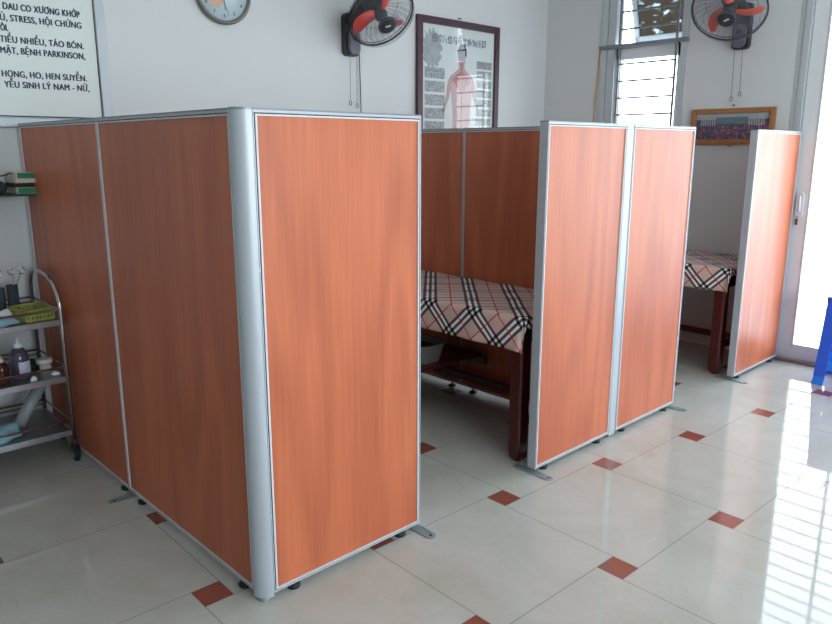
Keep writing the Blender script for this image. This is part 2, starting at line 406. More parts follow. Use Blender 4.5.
# handle on the first leaf
hy = DY1-.047-.045
def rrect(w, h, r, n=6):
    out = []
    for cx, cy, a0 in ((w/2-r, h/2-r, 0), (-w/2+r, h/2-r, 90), (-w/2+r, -h/2+r, 180), (w/2-r, -h/2+r, 270)):
        for i in range(n+1):
            t = math.radians(a0+90*i/n); out.append((cx+r*math.cos(t), cy+r*math.sin(t)))
    return out
toX = Matrix(((0, 0, 1, 0), (1, 0, 0, 0), (0, 1, 0, 0), (0, 0, 0, 1)))   # local (x,y,z) -> world (z, x, y)
h = MB().prism(rrect(.05, .17, .022), -.012, 0).xf(Matrix.Translation((XW+.012, hy, 1.115)) @ toX)
hd = obj('door_handle', h, M['upvc'], dr, .003)
h = MB().tube([(XW, hy-.005, 1.17), (XW-.03, hy-.01, 1.165), (XW-.034, hy-.012, 1.11), (XW-.03, hy-.012, 1.075), (XW, hy-.008, 1.07)], .008)
obj('handle_grip', h, M['bead'], hd)
key = thing('door_key', 'small key with brown leather tag hanging below the white door handle', 'key', (XW-.004, hy, 1.03))
obj('key_blade', MB().box(-.012, .012, -.003, .003, -.004, .004).tube([(-.012, -.008, 0), (-.014, 0, .008), (-.012, .008, 0), (-.014, 0, -.008)], .0015, 6, True), M['chrome'], key)
obj('leather_tag', MB().box(-.018, -.014, -.009, .009, -.055, -.012).tube([(-.014, 0, -.006), (-.016, 0, -.016)], .0012, 6), M['brown'], key)

# outside
struct('trim_pavement', MB().box(XW+.2, 14, -12, 10, -.25, -.12), M['conc'])
g = thing('security_grille', 'white slatted security grille outside the glass door', 'grille', (XW+.42, 0, -.12))
s = MB(); z = .45
while z < 2.7:
    s.box(-.004, .004, -2.9, .2, z-.009, z+.009); z += .115
obj('grille_slat', s, M['slat'], g)
for yy in (.2, -.36, -.92, -1.48, -2.04, -2.60): obj('grille_post', MB().box(-.012, .012, yy-.012, yy+.012, 0, 2.75), M['slat'], g)

# ------------------------------------------------------------------ partition screens
def stadium(L, w, n=8):
    out = []
    for c, a0 in ((L/2-w/2, -90), (-L/2+w/2, 90)):
        for i in range(n+1):
            t = math.radians(a0+180*i/n); out.append((c+w/2*math.cos(t), w/2*math.sin(t)))
    return out
def foot(parent, lx, ly, ang=PI/2, L=.225, both=True):
    p = MB().prism(stadium(L, .045), 0, .005)
    # punched screw holes: dark recess rings
    p.xf(Matrix.Rotation(ang, 4, 'Z'))
    o = obj('stabilizer_foot', p, M['steelp'], parent, .001, loc=(lx, ly, .0))
    hl = MB()
    for s in (-1, 1): hl.lathe([(0, .0056), (.004, .0056), (.0065, .0052)], 12, (math.cos(ang)*s*(L/2-.022), math.sin(ang)*s*(L/2-.022), 0))
    obj('screw_hole', hl, M['gap'], o)
def panel(label, x, y, rz, w, flip=False, feet=(), group=None, gap=.026, slim=False):
    """outer face on local y=0 looking to -y, thickness towards +y (or -y when flip)"""
    t = thing('partition_panel', label, 'partition', (x, y, 0), rz, group)
    s = -1 if flip else 1
    Y = lambda v: v*s
    def bx(mb, x0, x1, y0, y1, z0, z1):
        return mb.box(x0, x1, min(Y(y0), Y(y1)), max(Y(y0), Y(y1)), z0, z1)
    obj('board', bx(MB(), .007, w-.007, .005, TH-.005, gap+.008, H-.015), M['wood'], t)
    o = .004; ga = .004; be = .0065; R1 = .006; G1 = .003; T1 = .012
    if slim: o, ga, be = .0025, .0015, .0035
    top = bx(MB(), 0, w, 0, TH, H-T1, H); obj('top_rail', top, M['alu'], t, .0015)
    cap = bx(MB(), 0, w, -.0005, TH+.0005, H-.004, H+.0015); obj('top_cap', cap, M['alud'], t, .001)
    bot = bx(MB(), 0, w, 0, TH, gap, gap+R1); obj('bottom_rail', bot, M['alu'], t, .001)
    for a_, b_ in ((0, o), (w-o, w)): obj('side_rail', bx(MB(), a_, b_, 0, TH, gap+R1, H-T1), M['alu'], t, .001)
    # dark shadow gap and pale inner bead on both faces
    gp = MB(); bd = MB()
    for y0, y1 in ((.002, .006), (TH-.006, TH-.002)):
        bx(gp, o, o+ga, y0, y1, gap+R1, H-T1); bx(gp, w-o-ga, w-o, y0, y1, gap+R1, H-T1)
        bx(gp, o+ga, w-o-ga, y0, y1, H-T1-G1, H-T1); bx(gp, o+ga, w-o-ga, y0, y1, gap+R1, gap+R1+G1)
    for y0, y1 in ((0, .006), (TH-.006, TH)):
        z0, z1 = gap+R1+G1, H-T1-G1; c = o+ga
        bx(bd, c, c+be, y0, y1, z0, z1); bx(bd, w-c-be, w-c, y0, y1, z0, z1)
        bx(bd, c+be, w-c-be, y0, y1, z1-.0055, z1); bx(bd, c+be, w-c-be, y0, y1, z0, z0+.005)
    obj('shadow_gap', gp, M['gap'], t); obj('glazing_bead', bd, M['bead'], t)
    for gx in (.09, w-.09):
        obj('glide', MB().lathe([(0, 0), (.022, 0), (.024, .004), (.024, .011), (.006, .013), (.006, gap+.002), (0, gap+.002)], 16, (gx, Y(TH/2), 0)), M['black'], t)
    for fx in feet: foot(t, fx, Y(TH/2))
    return t
R90 = PI/2
# L-shaped run
cp = thing('corner_post', 'rounded silver aluminium corner post joining the two nearest screens', 'post', (-.022, 0, 0))
arc = [(.049-.049*math.cos(t), .049-.049*math.sin(t)) for t in [i*PI/2/14 for i in range(15)]]
poly = arc+[(.049, .049)]
obj('post_body', MB().prism(poly, .014, H-.004, smooth=False), M['alu'], cp)
obj('post_cap', MB().prism([(x, y) for x, y in poly], H-.004, H+.003), M['alud'], cp)
obj('post_foot', MB().lathe([(0, 0), (.018, 0), (.018, .006), (.008, .008), (.008, .016), (0, .016)], 16, (.028, .028, 0)), M['steelp'], cp)
for z in (1.12, .30): obj('joint_clip', MB().box(.0485, .052, -.0015, .004, z, z+.012), M['bead'], cp)
panel('nearest orange wood screen facing the room right of the rounded corner post', .0285, 0, 0, .679, feet=(.671,))
# left wing: outer face looks to -x ; local x -> +y ; outer face at local +y=0 side => flip
panel('orange wood screen running back from the left side of the rounded corner post', -.022, .0515, R90, 1.014, flip=True, feet=(1.017,), gap=.034, slim=True)
panel('darker wood screen behind the steel trolley reaching the back wall', -.022, 1.0685, R90, .985, flip=True, gap=.034, slim=True)
# second cubicle front
panel('screen at the left end of the middle run, in front of the first bed', 1.4404, -.010, 0, .631, feet=(.012,))
con = thing('connector_post', 'pale aluminium post between the two middle front screens', 'post', (2.0725, -.010, 0))
obj('post_body', MB().box(0, .0545, 0, TH, .014, H-.004), M['alu'], con, .002)
obj('post_cap', MB().box(0, .0545, -.0005, TH+.0005, H-.004, H+.001), M['alud'], con)
obj('post_foot', MB().lathe([(0, 0), (.016, 0), (.016, .006), (.008, .008), (.008, .016), (0, .016)], 16, (.027, .022, 0)), M['steelp'], con)
panel('screen at the right end of the middle run, in front of the second cubicle', 2.128, -.012, 0, .637, feet=(.625,))
panel('farthest pale-looking screen beside the white glass door', 3.5163, -.041, 0, .7225, feet=(.012,))
# divider between the cubicles
panel('inner screen between the cubicles joining the middle front run', 2.078, .0405, R90, 1.02, flip=True, gap=.036, slim=True)
panel('inner screen between the cubicles meeting the back wall under the poster', 2.078, 1.062, R90, 1.03, flip=True, gap=.036, slim=True)

# ------------------------------------------------------------------ beds
def bed(label, cl_label, x0, x1, y0, y1, dr_x, dr_y, ph, uvs=.09):
    t = thing('massage_bed', label, 'bed', (x0, y0, 0)); Wd, Ld = x1-x0, y1-y0; lg = .075
    for i, (lx, ly) in enumerate(((.02, .02), (Wd-lg-.02, .02), (.02, Ld-lg-.02), (Wd-lg-.02, Ld-lg-.02))):
        m = MB(); c = .010
        sec = lambda s: [(lx+s, ly+c+s), (lx+c+s, ly+s), (lx+lg-c-s, ly+s), (lx+lg-s, ly+c+s), (lx+lg-s, ly+lg-c-s), (lx+lg-c-s, ly+lg-s), (lx+c+s, ly+lg-s), (lx+s, ly+lg-c-s)]
        lv = [[m.bm.verts.new((x, y, z)) for x, y in sec(s)] for s, z in ((.016, 0), (.004, .022), (0, .05), (0, .62))]
        for A, B in zip(lv, lv[1:]):
            for k in range(8): m.bm.faces.new((A[k], A[(k+1) % 8], B[(k+1) % 8], B[k]))
        m.bm.faces.new(lv[0][::-1]); m.bm.faces.new(lv[-1]); obj('leg', m, M['maho'], t, .002)
    ap = MB(); ap.box(.03, .055, .09, Ld-.09, .59, .675).box(Wd-.055, Wd-.03, .09, Ld-.09, .59, .675).box(.09, Wd-.09, .03, .055, .59, .675).box(.09, Wd-.09, Ld-.055, Ld-.03, .59, .675)
    obj('apron', ap, M['maho'], t, .002)
    obj('bed_top', MB().box(0, Wd, 0, Ld, .675, .722), M['maho'], t, .006)
    for (a_, b_, c_, d_, z) in ((Wd-.07, Wd-.04, .09, Ld-.09, .110), (Wd-.055, Wd-.03, .70, Ld-.09, .2355), (.03, .055, .76, Ld-.09, .2355)):
        obj('stretcher', MB().box(a_, b_, c_, d_, z, z+.045), M['maho'], t, .003)
    for yy in (.04, Ld-.075): obj('stretcher', MB().box(.09, Wd-.09, yy, yy+.03, .17, .215), M['maho'], t, .003)
    # cloth
    import random as rd; R = rd.Random(ph)
    bm = bmesh.new(); uvl = bm.loops.layers.uv.new('UVMap')
    def ax(lo, L, hi, n1, n2, n3):
        o = [lo*(1-i/n1) for i in range(n1)] if lo else []
        o += [L*i/n2 for i in range(n2+1)]
        o += [L+hi*(i+1)/n3 for i in range(n3)] if hi else []
        return o
    S = ax(-dr_x, Wd, .03, 10, 14, 2); T = ax(-dr_y, Ld, .03, 6, 60, 2)
    def pos(s_, t_):
        z = .7265; x = min(max(s_, 0), Wd); y = min(max(t_, 0), Ld)
        ds = max(-s_, s_-Wd, 0); dt = max(-t_, t_-Ld, 0)
        r = math.hypot(ds, dt)
        if r > 0:
            k = min(1, r/.02); out = .006+.005*k
            rip = .010*math.sin(t_*13+ph)*min(1, r/.15)+.006*math.sin(t_*29+ph*2)*min(1, r/.15)
            if ds and dt: out = .012+.10*min(ds, dt)**1*1.2; rip = 0
            ux, uy = (ds/r)*(-1 if s_ < 0 else 1), (dt/r)*(-1 if t_ < 0 else 1)
            x += ux*(out+abs(rip)*.8); y += uy*(out+(abs(rip)*.8 if not ds else 0)); z -= r*.98-.004*min(1, r/.01)
        else:
            z += .0015*math.sin(s_*19+t_*7)+.0012*math.sin(t_*23+ph)
        return (x, y, z)
    grid = [[bm.verts.new(pos(s_, t_)) for t_ in T] for s_ in S]
    for i in range(len(S)-1):
        for j in range(len(T)-1):
            f_ = bm.faces.new((grid[i][j], grid[i+1][j], grid[i+1][j+1], grid[i][j+1])); f_.smooth = True
            for lp, (p, q_) in zip(f_.loops, ((i, j), (i+1, j), (i+1, j+1), (i, j+1))): lp[uvl].uv = (S[p]+.037+uvs, T[q_])
    class _B: pass
    hb = _B(); hb.bm = bm
    c = obj('bed_cloth', hb, M['plaid'], None, loc=(x0, y0, 0))
    so = c.modifiers.new('thick', 'SOLIDIFY'); so.thickness = .0025; so.offset = 1
    tag(c, cl_label, 'cloth')
    return t
bed('dark mahogany bed with square legs in the first cubicle, left of the inner screen', 'plaid cloth draped over the bed in the first cubicle, behind the nearest screens', 1.462, 2.06, .10, 1.99, .165, .055, 1.0)
bed('dark mahogany bed under the window in the far cubicle', 'plaid cloth draped over the bed below the window by the far wall', 3.535, 4.20, .062, 1.99, .155, .05, 2.3)
obj_ = tag(obj('wooden_board', MB().box(1.495, 2.030, .85, 1.88, .2810, .2990), M['maho']), 'reddish brown board lying across the rails under the first bed', 'board')
# plastic basket under the first bed
bk = thing('storage_basket', 'grey plastic basket on the board under the first bed', 'basket', (1.67, 1.02, .2995))
s = MB(); n = 32
def ring(rx, ry, z): return [s.bm.verts.new((rx*math.copysign(abs(math.cos(t))**.6, math.cos(t)), ry*math.copysign(abs(math.sin(t))**.6, math.sin(t)), z)) for t in [k*2*PI/n for k in range(n)]]
rs = [ring(.09, .12, 0), ring(.115, .145, .10), ring(.128, .158, .104), ring(.124, .154, .112), ring(.108, .138, .104), ring(.084, .114, .006)]
for A, B in zip(rs, rs[1:]):
    for k in range(n): s.bm.faces.new((A[k], A[(k+1) % n], B[(k+1) % n], B[k]))
s.bm.faces.new(rs[0][::-1]); s.bm.faces.new(rs[-1])
obj('basket_body', s, M['basket'], bk)
tag(obj('folded_cloth', MB().box(1.60, 1.74, .94, 1.10, .307, .39), M['darkbox'], None, .02, 3), 'dark folded cloth inside the grey basket under the first bed', 'cloth')

# ------------------------------------------------------------------ wall fans
def wall_fan(label, C0, az, el, R, box, wallax, bladem, cordz, spin):
    """box = (centre along wall, z0, z1); wallax 'y' back wall or 'x' window wall"""
    if wallax == 'y': base = Matrix.Translation((box[0], YB, 0)); rot = Matrix.Identity(4)
    else: base = Matrix.Translation((XW, box[0], 0)); rot = Matrix.Rotation(-PI/2, 4, 'Z')
    root = thing('wall_fan', label, 'fan', (box[0], YB, box[1]) if wallax == 'y' else (XW, box[0], box[1]), 0 if wallax == 'y' else -PI/2)
    inv = (Matrix.Translation(root.location) @ rot).inverted()
    n = Vector((math.cos(az)*math.cos(el), math.sin(az)*math.cos(el), math.sin(el)))
    zq = n.to_track_quat('Z', 'Y').to_matrix().to_4x4()
    T = inv @ Matrix.Translation(C0) @ zq
    hz = box[2]-box[1]
    # local frame of root: wall plane y=0, room towards -y, z from box bottom
    pl = [(-.062, 0), (.062, 0), (.062, .05), (.06, hz), (-.06, hz), (-.062, .05)]
    bp = MB(); pr = [(x, z) for x, z in rrect(.125, hz, .03)]
    bp.prism([(x, z+hz/2) for x, z in pr], 0, .045).xf(Matrix(((1, 0, 0, 0), (0, 0, -1, 0), (0, 1, 0, 0), (0, 0, 0, 1))))
    obj('mounting_plate', bp, M['dgrey'], root, .006)
    cb = MB().prism([(x, z+.085) for x, z in rrect(.09, .155, .035)], .045, .075).xf(Matrix(((1, 0, 0, 0), (0, 0, -1, 0), (0, 1, 0, 0), (0, 0, 0, 1))))
    ctrl = obj('control_box', cb, M['mgrey'], root, .006)
    kn = MB().lathe([(0, 0), (.018, 0), (.016, .008), (0, .009)], 16).xf(Matrix.Translation((0, -.075, .11)) @ Matrix.Rotation(PI/2, 4, 'X'))
    obj('indicator_dial', kn, M['dgrey'], ctrl)
    # arm from plate to motor
    mot = (T @ Vector((0, 0, -.20)))
    ar = MB().tube([(0, -.03, hz-.05), (0, -.09, hz-.03), tuple(Vector((0, -.09, hz-.03)).lerp(mot, .6)), tuple(mot)], [.045, .045, .035, .03], 14)
    obj('arm', ar, M['dgrey'], root)
    mt = MB().lathe([(0, -.235), (.03, -.232), (.058, -.21), (.066, -.17), (.066, -.10), (.05, -.075), (.02, -.07), (.012, -.02), (0, -.02)], 24).xf(T)
    obj('motor_housing', mt, M['dgrey'], root)
    obj('hub', MB().lathe([(0, -.045), (.042, -.045), (.042, .005), (.03, .018), (0, .022)], 24).xf(T), M['dgrey'], root)
    for k in range(3):
        bm = MB(); nu, nv = 12, 6; G = []
        for i in range(nu+1):
            u = i/nu; r = .03+u*(R*.90-.03); row = []
            wdt = .045+.035*math.sin(min(1, u*1.15)*PI*.62)
            if u > .85: wdt *= 1-((u-.85)/.15)**2*.75
            for j in range(nv+1):
                v = j/nv-.5; ang = v*wdt/max(r, .05)*1.0+u*.55
                row.append(bm.bm.verts.new((r*math.cos(ang), r*math.sin(ang), -.02+v*wdt*(.55-.25*u)+.01*math.cos(v*PI))))
            G.append(row)
        for i in range(nu):
            for j in range(nv):
                bm.bm.faces.new((G[i][j], G[i+1][j], G[i+1][j+1], G[i][j+1])).smooth = True
        bm.xf(T @ Matrix.Rotation(spin+k*2*PI/3, 4, 'Z'))
        o = obj('blade', bm, bladem, root); sm = o.modifiers.new('t', 'SOLIDIFY'); sm.thickness = .004
    # guards
    circ = lambda r, z, n_=48: [T @ Vector((r*math.cos(k*2*PI/n_), r*math.sin(k*2*PI/n_), z)) for k in range(n_)]
    obj('guard_rim', MB().tube(circ(R, 0), .0062, 8, True), M['black'], root)
    fg = MB(); rg = MB(); NW = 96
    for k in range(NW):
        t = k*2*PI/NW
        pf = lambda r, tt, z: T @ Vector((r*math.cos(tt), r*math.sin(tt), z))
        sw = .5
        fg.tube([pf(R, t+sw, 0), pf(R*.985, t+sw*.97, .03), pf(R*.85, t+sw*.8, .058), pf(R*.62, t+sw*.5, .078), pf(.058, t, .092)], .0011, 3, cap=False)
        if k % 3 != 1: rg.tube([pf(R, t, 0), pf(R*.97, t, -.04), pf(R*.8, t, -.075), pf(R*.5, t, -.09), pf(.06, t, -.095)], .0011, 3, cap=False)
    for r_, z_ in ((R*.62, .079), (R*.85, .059)): fg.tube(circ(r_, z_), .0011, 4, True)
    rg.tube(circ(R*.7, -.083), .0012, 4, True); rg.tube(circ(R*.985, -.02), .0025, 5, True)
    obj('front_guard', fg, M['mgrey'], root); obj('rear_guard', rg, M['black'], root)
    bdg = obj('guard_badge', MB().lathe([(0, .088), (.058, .088), (.06, .094), (.05, .101), (0, .103)], 28).xf(T), M['dgrey'], root)
    obj('badge_ring', MB().tube(circ(.054, .100, 28), .0018, 5, True), M['mgrey'], bdg)
    st = MB()
    for d in (-.012, .0, .012): st.box(d-.004, d+.006, -.006, .006, .1025, .1045)
    obj('badge_mark', st.xf(T @ Matrix.Rotation(.4, 4, 'Z')), M['bead'], bdg)
    for dx, dz in cordz:
        c = MB().tube([(dx, -.055, .012), (dx+.002, -.05, dz/2), (dx+.004, -.045, dz)], .0016, 6)
        pc = obj('pull_cord', c, M['gap'], root)
        rg2 = MB().tube([(dx+.004+.010*math.sin(t), -.045, dz-.018+(.018 if t < .1 or t > 6.1 else .014)*math.cos(t)) for t in [k*2*PI/14 for k in range(14)]], .0024, 6, True)
        obj('pull_ring', rg2, M['gap'], pc)
    return root
f1 = wall_fan('dark grey wall fan with red blades above the nearest screens, left of the big poster', (2.027, 1.728, 2.289), -1.71, -.76, .215, (2.075, 2.085, 2.352), 'y', M['red'], ((-.032, -.285), (.025, -.30)), -.8)
pw = MB().tube([(.075, -.012, .20), (.082, -.012, 0), (.088, -.012, -.20), (.092, -.012, -.50), (.09, -.012, -1.2)], .003, 6)
obj('power_cord', pw, M['gap'], f1)
wall_fan('dark grey wall fan with orange blades above the small framed group photograph', (3.898, .382, 2.38), 3.402, -.786, .235, (.425, 2.165, 2.47), 'x', M['orange'], ((-.028, -.315), (.028, -.285)), 1.42)

# ------------------------------------------------------------------ wall clock
ck = thing('wall_clock', 'round silver wall clock with pale blue face high on the back wall', 'clock', (1.148, YB, 2.36))
toY = Matrix(((1, 0, 0, 0), (0, 0, -1, 0), (0, 1, 0, 0), (0, 0, 0, 1)))   # local z -> -y
obj('case', MB().lathe([(0, 0), (.165, 0), (.178, .01), (.178, .03), (.168, .042), (.158, .038), (.154, .022), (0, .022)], 56).xf(toY), M['case'], ck)
fc = obj('face', MB().lathe([(0, .0225), (.154, .0225), (.154, .024), (0, .024)], 48).xf(toY), M['clockf'], ck)
for hnum in range(1, 13):
    t = PI/2-hnum*PI/6
    text('numeral', str(hnum), M['gap'], fc, toY @ Matrix.Translation((.128*math.cos(t), .128*math.sin(t)-.009, .0245)), .028, 0, align='CENTER')
fl_ = MB()
for k in range(6):
    t = k*PI/3; cx, cy = -.05+.034*math.cos(t), -.03+.034*math.sin(t)
    fl_.prism([(cx+.024*math.cos(u), cy+.024*math.sin(u)) for u in [i*PI/6 for i in range(12)]], .0242+k*.0002, .0246+k*.0002)
obj('flower_print', fl_.xf(toY), M['peach'], fc)
obj('flower_stem', MB().tube([(-.03, -.03, .0246), (0, -.06, .0246), (.02, -.095, .0246), (.028, -.125, .0246)], .0016, 5).xf(toY), M['mgrey'], fc)
for ang, L_, w_ in ((1.1, .075, .004), (2.4, .11, .003), (-1.52, .10, .0012)):
    obj('hand', MB().box(-.012, L_, -w_, w_, .028, .030).xf(toY @ Matrix.Rotation(ang, 4, 'Z')), M['gap'], ck)

# ------------------------------------------------------------------ notice board
nb = thing('notice_board', 'large white board lettered with an illness list on the back wall', 'sign', (0, YB, 1.6))
BX0, BX1, BZ0, BZ1 = -1.55, .405, 1.632, 2.75
obj('panel', MB().box(BX0, BX1, -.018, 0, BZ0-1.6, BZ1-1.6), M['white'], nb)
fr = MB(); fw = .05
fr.box(BX1, BX1+fw, -.03, 0, BZ0-fw-1.6, BZ1+fw-1.6).box(BX0-fw, BX0, -.03, 0, BZ0-fw-1.6, BZ1+fw-1.6).box(BX0, BX1, -.03, 0, BZ0-fw-1.6, BZ0-1.6).box(BX0, BX1, -.03, 0, BZ1-1.6, BZ1+fw-1.6)
obj('board_frame', fr, M['alu'], nb, .006)
ln = MB()
ln.box(BX1-.005, BX1-.001, -.0195, -.017, BZ0-1.6, BZ1-1.6).box(BX0, BX1-.008, -.0195, -.017, BZ0+.002-1.6, BZ0+.008-1.6)
obj('border_line', ln, M['gap'], nb)
lines = [("DAU CO XƯƠNG KHỚP", -.017, .333, 2.128), ("Ủ, STRESS, HỘI CHỨNG", -.034, .336, 2.076), ("ÔI.", -.038, -.006, 2.030), ("TIỂU NHIỀU, TÁO BÓN.", -.046, .339, 1.978),
         ("MẬT, BỆNH PARKINSON,", -.05, .341, 1.928), ("HỌNG, HO, HEN SUYỄN.", -.055, .339, 1.820), ("YẾU SINH LÝ NAM - NỮ,", -.05, .346, 1.771)]
for s_, xa, xb, zb in lines:
    text('lettering', s_, M['navy'], nb, Matrix.Translation((xa, -.0185, zb-1.6)) @ Matrix.Rotation(PI/2, 4, 'X'), .042, .00015 if s_.startswith('DAU') else 0, xb-xa, fat=.0017)

# ------------------------------------------------------------------ big framed poster
PX0, PX1, PZ0, PZ1 = 2.686, 3.592, 1.20, 2.425
po = thing('framed_poster', 'tall plum-framed anatomy chart of a bare back, hanging by the corner', 'poster', ((PX0+PX1)/2, YB, PZ0))
hw, ht = (PX1-PX0)/2, PZ1-PZ0; fw = .052
fr = MB(); fr.box(-hw, -hw+fw, -.035, -.006, 0, ht).box(hw-fw, hw, -.035, -.006, 0, ht).box(-hw+fw, hw-fw, -.035, -.006, 0, fw).box(-hw+fw, hw-fw, -.035, -.006, ht-fw, ht)
obj('picture_frame', fr, M['purple'], po, .005)
sh = obj('chart', MB().box(-hw+fw-.005, hw-fw+.005, -.016, -.006, fw-.005, ht-fw+.005), M['paper'], po)
obj('glass', MB().box(-hw+fw-.003, hw-fw+.003, -.0265, -.0235, fw-.003, ht-fw+.003), M['glass'], po)
obj('hanging_nail', MB().tube([(0, -.03, ht+.015), (0, 0, ht+.02)], .004, 8), M['gap'], po)
def px(u, v):   # poster crop position (fractions of inner width/height visible) -> local x,z
    return (-hw+fw+(2*hw-2*fw)*u, ht-fw-v)
def flat(name, pts, m, y=-.0175, par=None):
    q_ = MB(); n_ = len(pts)
    a_ = [q_.bm.verts.new((x, y, z)) for x, z in pts]; b_ = [q_.bm.verts.new((x, y+.0014, z)) for x, z in pts]
    q_.bm.faces.new(a_); q_.bm.faces.new(b_[::-1])
    for i in range(n_): q_.bm.faces.new((a_[i], a_[(i+1) % n_], b_[(i+1) % n_], b_[i]))
    return obj(name, q_, m, par or sh)
text('chart_title', '经络穴位与有关疾病示图', M['mgrey'], sh, Matrix.Translation((px(.13, 0)[0], -.0165, px(0, .115)[1])) @ Matrix.Rotation(PI/2, 4, 'X'), .062, .001, .60)
for k in range(9):
    z1 = px(0, .30+k*.097)[1]; x0_ = px(.04, 0)[0]; x1_ = px(.30, 0)[0]
    flat('text_block', [(x0_, z1-.078), (x1_, z1-.078), (x1_, z1), (x0_, z1)], M['small'])
    z1 = px(0, .15+.052+k*.072)[1]-.02; x0_ = px(.75, 0)[0]; x1_ = px(.97, 0)[0]
    flat('text_block', [(x0_, z1-.055), (x1_, z1-.055), (x1_, z1), (x0_, z1)], M['small'])
def blob(cx, cz, rx, rz, n_=24): return [(cx+rx*math.cos(k*2*PI/n_), cz+rz*math.sin(k*2*PI/n_)) for k in range(n_)]
flat('printed_leaf', [(px(.13, 0)[0]+(.10+.022*math.sin(k*1.9)+.015*math.cos(k*3.1))*math.cos(k*PI/20), px(0, .17)[1]+(.13+.025*math.sin(k*2.3))*math.sin(k*PI/20)) for k in range(40)], M['smoke'], -.0170)
cxp = px(.535, 0)[0]; zt = px(0, .115)[1]
# bare-back figure: outline of shoulders, torso and arms
half = [(.030, -.115), (.032, -.175), (.075, -.205), (.125, -.235), (.150, -.275), (.165, -.36), (.188, -.44), (.208, -.50), (.196, -.515), (.168, -.455), (.136, -.39), (.118, -.335), (.108, -.42), (.098, -.50), (.096, -.58), (.106, -.66), (.108, -.74)]
body = [(cxp+x, zt+z) for x, z in half]+[(cxp-x, zt+z) for x, z in half[::-1]]
flat('printed_figure', body, M['skin'])
flat('printed_head', blob(cxp, zt-.085, .046, .062), M['skin'], -.0185)
flat('printed_hair', [(cxp+.05*math.cos(t), zt-.055+.06*math.sin(t)) for t in [k*PI/14-.35 for k in range(18)]]+[(cxp-.035, zt-.12), (cxp+.035, zt-.12)], M['hair'], -.0197)
for sgn in (-1, 1):
    flat('printed_muscle', [(cxp+sgn*.012, zt-.20), (cxp+sgn*.06, zt-.225), (cxp+sgn*.10, zt-.27), (cxp+sgn*.06, zt-.30), (cxp+sgn*.012, zt-.36)], M['skinred'], -.0190)
flat('printed_spine', [(cxp-.005, zt-.14), (cxp+.005, zt-.14), (cxp+.005, zt-.62), (cxp-.005, zt-.62)], M['skinred'], -.0193)

# ------------------------------------------------------------------ small framed group photo on the window wall
FY0, FY1, FZ0, FZ1 = .141, .744, 1.518, 1.770
gp = thing('framed_photograph', 'small pine-framed group photograph on the wall below the right fan', 'picture', (XW, (FY0+FY1)/2, FZ0), -PI/2)
hw, ht, fw = (FY1-FY0)/2, FZ1-FZ0, .036
fr = MB(); fr.box(-hw, -hw+fw, -.028, 0, 0, ht).box(hw-fw, hw, -.028, 0, 0, ht).box(-hw+fw, hw-fw, -.028, 0, 0, fw).box(-hw+fw, hw-fw, -.028, 0, ht-fw, ht)
obj('picture_frame', fr, M['pine'], gp, .006)
pb = MB().box(-hw+fw-.004, hw-fw+.004, -.012, 0, fw-.004, ht-fw+.004)
ph = obj('photograph', pb, M['print'], gp)
sky = obj('printed_sky', MB().box(-hw+fw, hw-fw, -.0135, -.0118, ht-fw-.042, ht-fw), M['smoke'], ph)
bl = MB().box(-.115, .115, -.0145, -.012, ht-fw-.075, ht-fw-.025); obj('printed_building', bl, M['teal'], ph)
for k in range(7):
    for sx in (-1, 1): obj('printed_column', MB().box(sx*(.125+k*.017)-.004, sx*(.125+k*.017)+.004, -.0155, -.012, ht-fw-.085, ht-fw-.035), M['smoke'], ph)
obj('glass', MB().box(-hw+fw-.002, hw-fw+.002, -.021, -.019, fw-.002, ht-fw+.002), M['glass'], gp)
obj('hanging_nail', MB().tube([(0, -.02, ht+.02), (0, 0, ht+.022)], .0045, 8), M['gap'], gp)
obj('hanging_nail', MB().tube([(0, -.03, -.012), (0, 0, -.014)], .0035, 8), M['gap'], gp)

# yellow cable by the window
tag(obj('cable', MB().tube([(XW-.006, 1.576, 2.27), (XW-.006, 1.592, 2.0), (XW-.006, 1.603, 1.80), (XW-.006, 1.607, 1.5), (XW-.006, 1.605, .9), (XW-.006, 1.60, .012)], .0042, 8), M['yellow']), 'thin yellow cable hanging down the wall left of the window', 'cable')

# ------------------------------------------------------------------ corner shelf on the back wall
sf = thing('wall_shelf', 'dark green wall shelf at the left edge holding small boxes', 'shelf', (0, YB, 1.262))
obj('shelf_board', MB().box(-.62, -.012, -.215, 0, 0, .010), M['dgreen'], sf, .002)
obj('bracket', MB().box(-.34, -.325, -.18, 0, -.06, 0), M['dgreen'], sf); obj('bracket', MB().box(-.56, -.545, -.18, 0, -.06, 0), M['dgreen'], sf)
def carton(name, label, x, y, z, sx, sy, sz, m, mend, rz=0):
    t = thing(name, label, 'box', (x, y, z), rz)
    obj('box_body', MB().box(-sx/2, sx/2, -sy/2, sy/2, 0, sz), m, t, .002)
    e = MB().box(-sx/2+.006, sx/2-.006, -sy/2-.0012, -sy/2+.001, .002, sz-.002); obj('box_face', e, mend, t)
carton('medicine_box', 'green box with pale border at the bottom of the shelf stack', -.056, 1.995, 1.2725, .088, .15, .030, M['cream'], M['green'])
carton('medicine_box', 'flat black box above the lower green box on the shelf', -.060, 1.998, 1.3030, .09, .15, .020, M['darkbox'], M['gap'])
carton('medicine_box', 'cream card box between the two green boxes on the shelf', -.055, 1.992, 1.3235, .096, .16, .020, M['cream'], M['cream'])
carton('medicine_box', 'green box with pale border on top of the shelf stack', -.058, 1.994, 1.3440, .088, .15, .029, M['cream'], M['green'], .06)
pc = thing('equipment_pouch', 'dark grey pouch with cables on the shelf left of the boxes', 'pouch', (-.19, 1.985, 1.2725))
s = MB().lathe([(0, 0), (.05, 0), (.066, .02), (.060, .05), (.03, .068), (0, .072)], 20); obj('pouch_body', s, M['darkbox'], pc)
